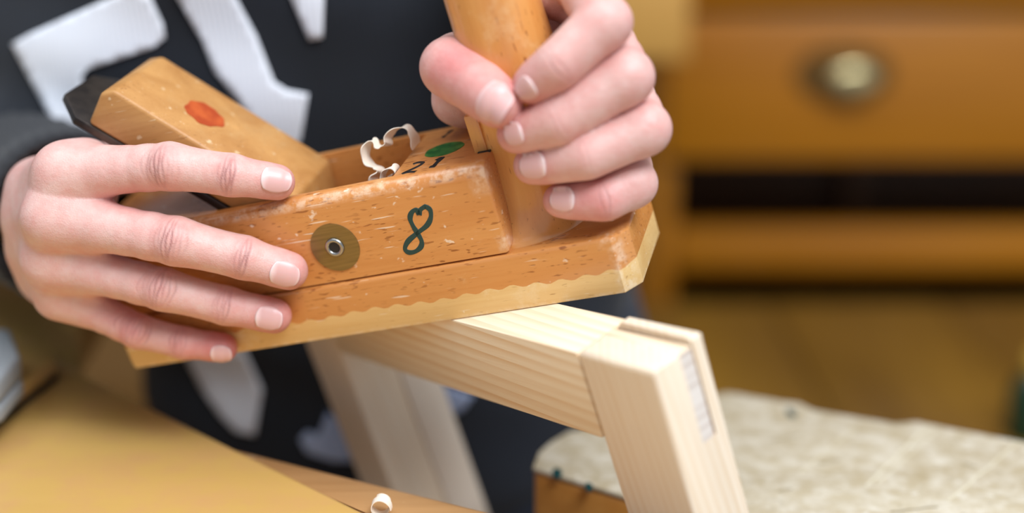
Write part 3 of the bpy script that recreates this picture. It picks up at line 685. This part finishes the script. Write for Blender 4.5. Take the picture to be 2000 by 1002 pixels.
# ---- skin colouring and knuckle creases, per vertex
BASE = np.array(srgb(224, 184, 174)[:3]); RED = np.array(srgb(210, 124, 120)[:3]); CREASE = np.array(srgb(150, 96, 92)[:3]); PALE = np.array(srgb(238, 208, 198)[:3])
def vnormals(V, Q):
    n = np.cross(V[Q[:, 2]] - V[Q[:, 0]], V[Q[:, 3]] - V[Q[:, 1]]); N = np.zeros_like(V)
    for i in range(4):
        for a in range(3): N[:, a] += np.bincount(Q[:, i], n[:, a], len(V))
    return N / (np.linalg.norm(N, axis=1)[:, None] + 1e-9)
def paint(V, Q, hand, reds, crease_amp, dorsal_fixed, joints=(1, 2), lines2=False):
    N = vnormals(V, Q); col = np.tile(BASE, (len(V), 1)); red = np.zeros(len(V)); cr = np.zeros(len(V)); pale = np.zeros(len(V))
    dist = np.full(len(V), 1e9); own = np.zeros(len(V), int)
    names_ = list(hand)
    for fi, k_ in enumerate(names_):
        P, r = hand[k_]
        for i in range(3):
            d = P[i + 1] - P[i]; t = np.clip(((V - P[i]) @ d) / (d @ d), 0, 1); q_ = np.linalg.norm(V - P[i] - t[:, None] * d, axis=1) - r[i]
            m = q_ < dist; dist[m] = q_[m]; own[m] = fi
    for fi, k_ in enumerate(names_):
        P, r = hand[k_]; mine = own == fi
        tip = P[3]; red += mine * .55 * np.exp(-(np.linalg.norm(V - tip, axis=1) / 11) ** 2)
        for ji in joints:
            c = P[ji]; a = (P[ji + 1] - P[ji - 1]); a /= np.linalg.norm(a); dn = toward(c) if dorsal_fixed else (c - (P[ji - 1] + P[ji + 1]) / 2)
            dn = dn - a * (dn @ a); dn /= np.linalg.norm(dn) + 1e-9; sd = np.cross(a, dn)
            rel_ = V - c; s_ = rel_ @ a; u = rel_ @ sd; f_ = np.clip((N @ dn - .1) / .6, 0, 1); sp = 1.0 if ji == 1 else .72
            red += mine * (.14 if lines2 else .28) * np.exp(-(s_ / (8 * sp)) ** 2) * f_
            offs = (-1.5, 1.3) if lines2 else (-8.6, -6.2, -4.4, -2.6, -.6, 1.4, 3.4, 5.4, 7.6) if ji == 1 else (-4.4, -2.6, -.9, .7, 2.4)
            for oi, o_ in enumerate(offs):
                ph = fi * 1.7 + oi * 2.3; curve = o_ * .55 * np.clip(u / r[ji], -1, 1) ** 2 - .28 * np.sin(u * .55 + ph)
                am = (1.0 if abs(o_) < 3.2 else .55) * (.65 + .35 * math.sin(ph * 3))
                cr += mine * am * np.exp(-((s_ - o_ + curve) / .48) ** 2) * f_ * np.clip(1.25 - np.abs(u) / (r[ji] * (.95 if abs(o_) < 3 else .7)), 0, 1)
    for (p, rad, amt) in reds: red += amt * np.exp(-(np.linalg.norm(V - np.array(p), axis=1) / rad) ** 2)
    red = np.clip(red, 0, .9)[:, None]; cr = np.clip(cr, 0, 1)
    col = col * (1 - red) + RED * red; c2 = (cr * crease_amp)[:, None] * .75; col = col * (1 - c2) + CREASE * c2
    V2 = V - N * (cr * .42 * crease_amp)[:, None]
    return V2, np.c_[col, np.ones(len(V))]
Vr, colr = paint(Vr, Qr, RH_, [(RH_['ring'][0][3], 13, .25), (RH_['little'][0][3], 16, .5), (RH_['little'][0][1], 14, .2), ((J(270, 385, -6)), 14, .5), (J(300, 540, -8), 10, .25), (J(230, 480, -8), 12, .25), (J(240, 590, -8), 12, .3)], 1.0, True)
Vl, coll = paint(Vl, Ql, LHd, [(J(890, 130, 14), 10, .75), (J(860, 140, 16), 8, .35), (J(1160, 395, 2), 9, .4), (J(1120, 170, -6), 8, .25), (J(1070, 325, 0), 8, .2), (TH_L[3], 13, .55), (LHd['index'][0][1], 12, .3), (LHd['middle'][0][1], 12, .25), (LHd['ring'][0][1], 12, .25), (LHd['little'][0][2], 12, .3), (J(900, 120, 12), 9, .3), (J(940, 180, 6), 10, .35)], .6, True, (2,), True)

# ---- rest of the body (coarse, under the clothes); camera mm
def w2c(P): return (np.asarray(P, float) - CMn[:3, 3]) @ CMn[:3, :3] * 1000
def p2c(P): return np.asarray(P, float) @ R_PL.T + T_PL
def c2p(P): return (np.asarray(P, float) - T_PL) @ R_PL
TX, TY = -.115, .835
WR, WL = p2w(wr + fw * 40), p2w(wl + fl_ * 40)
ER = p2w(elb_r); SR, SL = np.array([-.33, .93, 1.42]), np.array([.07, .95, 1.45])
def body_sdf(gr, add):
    D = gr.new(); D += 300
    def co(a, b, ra, rb, k_, flat=None): gr.cone(D, np.array(a) * 1000, np.array(b) * 1000, (ra + add) * 1000, (rb + add) * 1000, k_ * 1000, flat, pad=400)
    return D, co
gb_ = Grid((-640, 660, 780), (330, 1150, 1560), 8.0)
def torso(co):
    co((TX + .04, TY - .01, .86), (TX + .035, TY, .95), .145, .145, .05, ((0, 1, 0), .70)); co((TX + .035, TY, .95), (TX - .03, TY + .005, 1.12), .145, .185, .05, ((0, 1, 0), .72)); co((TX - .025, TY + .005, 1.12), (TX - .04, TY + .03, 1.40), .19, .15, .05, ((0, 1, 0), .70))
def arms(co, e=0):
    co(SR, ER, .052, .046, .04); co(ER, WR, .044, .030, .03); co(SL, EL, .052, .046, .04); co(EL, WL, .044, .030, .03); co((TX, TY + .04, 1.40), SR, .07, .055, .06); co((TX, TY + .04, 1.40), SL, .07, .055, .06)
Db, co = body_sdf(gb_, -.018); torso(co); arms(co); co((TX, TY + .05, 1.42), (TX, TY + .04, 1.55), .06, .055, .03)
Vb, Qb = surface_nets(Db, gb_.lo, 8.0); Vb = relax(Vb, Qb, 1) / 1000
Vall = np.concatenate([p2w(Vr), p2w(Vl), Vb]); Qall = np.concatenate([Qr, Ql + len(Vr), Qb + len(Vr) + len(Vl)])
call = np.concatenate([colr, coll, np.tile(np.append(BASE, 1), (len(Vb), 1))])
org = np.array([TX, TY, .80])
def fast_mesh(name, V, Q, col=None):
    me = bpy.data.meshes.new(name); me.vertices.add(len(V)); me.vertices.foreach_set('co', V.astype(np.float32).ravel())
    me.loops.add(Q.size); me.loops.foreach_set('vertex_index', Q.astype(np.int32).ravel()); me.polygons.add(len(Q)); me.polygons.foreach_set('loop_start', np.arange(0, Q.size, 4, dtype=np.int32))
    me.update(calc_edges=True); me.validate()
    if col is not None:
        at_ = me.color_attributes.new('skin', 'FLOAT_COLOR', 'POINT'); at_.data.foreach_set('color', col.astype(np.float32).ravel())
    me.shade_smooth(); return me
person = obj('person', fast_mesh('person', Vall - org, Qall, call), skin, label='person in a dark hoodie with white lettering pushing a wooden plane with both hands', cat='person')
person.location = org
bvh_r = BVHTree.FromPolygons([tuple(v) for v in Vr], [tuple(map(int, q_)) for q_ in Qr]); bvh_l = BVHTree.FromPolygons([tuple(v) for v in Vl], [tuple(map(int, q_)) for q_ in Ql])

# ---- fingernails: grids shrunk onto the finger, slightly proud
NAIL = np.array(srgb(220, 172, 166)[:3]); NAILW = np.array(srgb(246, 232, 226)[:3]); LUN = np.array(srgb(240, 206, 202)[:3])
def nail(bvh, px, py, axis, c_axis, hl, hw, dorsal=None, edge=.8):
    """px, py: pixel on the nail; axis: from joint to tip; c_axis: a point of the finger's centre line."""
    axis = np.array(axis, float); axis /= np.linalg.norm(axis); o_ = VIEW; d_ = R_PL.T @ ray(px, py); d_ /= np.linalg.norm(d_)
    if dorsal is None:
        hit = bvh.ray_cast(Vector(o_), Vector(d_))[0]; hit = np.array(hit)
    else: hit = np.array(c_axis) + np.array(dorsal) * 8
    base_ = np.array(c_axis) + axis * ((hit - np.array(c_axis)) @ axis); n_ = hit - base_; n_ /= np.linalg.norm(n_); sd = np.cross(axis, n_); rad = np.linalg.norm(hit - base_)
    nu, nv = 17, 19; V, Cc = [], []; th = min(hw / rad, 1.25)
    for j in range(nv):
        for i in range(nu):
            u, v = -1 + 2 * i / (nu - 1), -1 + 2 * j / (nv - 1)
            # superellipse outline squeezed from the square grid
            uu = u * math.sqrt(1 - .5 * v * v); vv = v * math.sqrt(1 - .46 * u * u)
            an = uu * th; dr = n_ * math.cos(an) + sd * math.sin(an); b0 = base_ + axis * vv * hl
            h_ = bvh.ray_cast(Vector(b0 + dr * 16), Vector(-dr))[0]
            rr = (np.array(h_) - b0) @ dr if h_ is not None else rad
            lim = rad * (1 - .07 * max(0, vv) ** 2); rr = max(min(rr, rad + 1.2), lim * .93)
            e_ = max(abs(u), abs(v)); pr_ = .75 if e_ < .93 else -.3
            if v > .93 and abs(u) < .9: pr_ = .6
            V.append(b0 + dr * (rr + pr_))
            c_ = NAIL.copy(); lu = np.clip((-.45 - v) * 3 - abs(u) * .6, 0, 1); c_ = c_ * (1 - lu) + LUN * lu
            ew = np.clip((v - .84) / .1, 0, 1) * edge; c_ = c_ * (1 - ew) + NAILW * ew
            bw_ = np.clip((e_ - .86) / .06, 0, 1) * (1 if v < .8 else .3); bw_ *= .55 if e_ < .95 else 0; c_ = c_ * (1 - bw_) + NAILW * bw_
            if e_ > .95: c_ = np.array(srgb(176, 104, 98)[:3])
            Cc.append(np.append(c_, 1))
    Fs = [(j * nu + i, j * nu + i + 1, (j + 1) * nu + i + 1, (j + 1) * nu + i) for j in range(nv - 1) for i in range(nu - 1)]
    Vw = p2w(np.array(V)) - org; me = bpy.data.meshes.new('fingernail'); me.from_pydata([tuple(v) for v in Vw], [], Fs)
    # face outwards
    me.update(); nn = np.array(me.polygons[len(Fs) // 2].normal); nw = p2w(base_ + n_) - p2w(base_)
    if nn @ nw < 0: me.flip_normals()
    at_ = me.color_attributes.new('skin', 'FLOAT_COLOR', 'POINT'); at_.data.foreach_set('color', np.array(Cc, np.float32).ravel())
    return obj('fingernail', me, nail_m, person, True)
for k_, (px, py), hl, hw in (('index', (540, 351), 6.8, 6.0), ('middle', (556, 537), 6.6, 6.2), ('ring', (525, 623), 6.2, 5.8), ('little', (432, 693), 5.0, 4.6)):
    P = RH_[k_][0]; nail(bvh_r, px, py, P[3] - P[2], P[3], hl, hw, edge=.45)
nail(bvh_l, 962, 200, TH_L[3] - TH_L[2], TH_L[3], 9.2, 9.2, edge=.25)
for k_, (px, py), hl, hw in (('index', (1026, 174), 4.6, 5.2), ('middle', (1003, 262), 4.4, 5.0), ('ring', (1040, 324), 6.2, 6.0), ('little', (1098, 390), 5.6, 5.2)):
    P = LHd[k_][0]; nail(bvh_l, px, py, P[3] - P[2], P[3], hl, hw, edge=.25)

# ------------------------------------------------------------------ clothes
Db, co = body_sdf(gb_, .0); torso(co)
co(SR, ER, .060, .056, .04); co(ER, p2w(cuff_c + fw * 108), .056, .050, .03); co(SL, EL, .060, .056, .04); co(EL, p2w(wl + fl_ * 92), .056, .045, .03)
co((TX, TY + .04, 1.40), SR, .08, .065, .06); co((TX, TY + .04, 1.40), SL, .08, .065, .06)
GX, GY, GZ = np.meshgrid(*gb_.ax, indexing='ij')
Db += (5 * np.sin(GX * .021 + GZ * .034) + 4 * np.sin(GX * .05 - GZ * .027 + 1) + 2.2 * np.sin(GZ * .09 + GX * .02)).astype(np.float32) * np.clip((GY > 0), 0, 1)
Vh, Qh = surface_nets(Db, gb_.lo, 8.0); Vh = relax(Vh, Qh, 2) / 1000
hoodie = obj('hoodie', fast_mesh('hoodie', Vh - org, Qh), hoodie_m, person, label='charcoal knit hoodie')
bvh_h = BVHTree.FromPolygons([tuple(v) for v in Vh], [tuple(map(int, q_)) for q_ in Qh])
def cuff(w0, d, r0, length, parent):
    n = 14; path = [w0 + d * (length * i / (n - 1)) for i in range(n)]; path = [path[3], path[1]] + path
    rad = [r0 * .86, r0 * .88] + [r0 * (.97 + .05 * math.sin(math.pi * min(1, i / 3.5) / 1) + .012 * i) for i in range(n)]
    V, Fs = tube(path, rad, 160, False, 40, .012, d); return obj('cuff', (p2w(V) - org, Fs), cuff_m, parent, True)
cuff(cuff_c - fw * 6, fw, 42, 86, hoodie); cuff(wl + fl_ * 24, fl_, 35, 66, hoodie)
# white lettering on the front: outlines in picture pixels carried onto the cloth
def print_patch(name, poly, mat, step=14, off=.0016, bvh=bvh_h):
    poly = np.array(poly, float); n = len(poly); pts = []
    for i in range(n):
        a, b = poly[i], poly[(i + 1) % n]; m = max(1, int(np.linalg.norm(b - a) / step)); pts += [a + (b - a) * t for t in np.arange(m) / m]
    nb = len(pts); lo, hi = poly.min(0), poly.max(0)
    def inside(p):
        c_ = False; j = n - 1
        for i in range(n):
            if (poly[i, 1] > p[1]) != (poly[j, 1] > p[1]) and p[0] < (poly[j, 0] - poly[i, 0]) * (p[1] - poly[i, 1]) / (poly[j, 1] - poly[i, 1]) + poly[i, 0]: c_ = not c_
            j = i
        return c_
    bp = np.array(pts)
    for x in np.arange(lo[0], hi[0], step):
        for y in np.arange(lo[1], hi[1], step):
            if inside((x, y)) and np.min(np.abs(bp - (x, y)).sum(1)) > step * .6: pts.append(np.array((x, y)))
    vs, es, fs, *_ = delaunay_2d_cdt([Vector(p) for p in pts], [], [list(range(nb))], 1, 1e-4)
    V = []
    for v in vs:
        d_ = Vector(c2w(ray(v[0], v[1]) * 1000)) - CAM; d_.normalize(); h_ = bvh.ray_cast(CAM, d_)
        if h_[0] is None: return None
        V.append(np.array(h_[0]) - np.array(d_) * off)
    o = obj(name, (np.array(V) - org, fs), mat, hoodie, True); m = o.modifiers.new('s', 'SOLIDIFY'); m.thickness = .0012; m.offset = 0; return o
letters = [
    [(-8, 120), (24, 83), (120, 40), (262, -25), (292, -8), (318, 48), (322, 74), (300, 92), (172, 134), (150, 150), (205, 290), (120, 290), (108, 246), (60, 160), (25, 92)][2:],
    [(338, -20), (452, -20), (500, 70), (535, 160), (560, 176), (602, 184), (588, 268), (572, 300), (520, 280), (470, 200), (420, 140), (396, 80)],
    [(562, -20), (634, -20), (630, 74), (604, 78)],
    [(340, 640), (455, 640), (512, 762), (497, 850), (462, 842), (432, 812), (396, 760), (368, 705)],
]
letters[0] = [(24, 86), (60, 66), (262, -25), (292, -8), (318, 48), (322, 74), (300, 92), (172, 134), (158, 150), (200, 286), (120, 286), (108, 246)]
for L_ in letters: print_patch('print_letter', L_, print_m)
for L_ in ([(586, 858), (600, 842), (622, 852), (640, 806), (668, 830), (690, 880), (690, 902), (650, 900), (600, 884)], [(806, 738), (860, 750), (925, 772), (905, 800), (850, 826), (826, 800)]):
    print_patch('print_patch', L_, patch_m, 10)
# trousers
gt = Grid((-420, 700, 0), (210, 1120, 960), 9.0)
Dt, co = body_sdf(gt, 0.0); co((TX + .05, TY + .01, .84), (TX + .05, TY + .01, .92), .142, .14, .03, ((0, 1, 0), .70))
TX += .05
for sx in (-.07, .07):
    co((TX + sx, TY, .84), (TX + sx * 1.15, TY + .02, .47), .088, .075, .04); co((TX + sx * 1.15, TY + .02, .47), (TX + sx * 1.15, TY + .04, .05), .075, .062, .03)
Vt, Qt = surface_nets(Dt, gt.lo, 9.0); Vt = relax(Vt, Qt, 1) / 1000
obj('trousers', fast_mesh('trousers', Vt - org, Qt), denim_m, person, label='dark navy trousers')
for sx in (-.09, .09):
    Vs = [np.array([TX + sx + .045 * math.cos(a) * f_, TY - .02 + .125 * math.sin(a) * f_, z]) for z, f_ in ((0, .94), (.004, 1), (.03, 1), (.05, .93), (.07, .75), (.08, .5)) for a in np.arange(24) / 24 * 2 * math.pi]
    obj('shoe', (np.array(loft([np.array(Vs[i * 24:(i + 1) * 24]) for i in range(6)])[0]) - org, loft([np.array(Vs[i * 24:(i + 1) * 24]) for i in range(6)])[1]), black_m, person, 50)
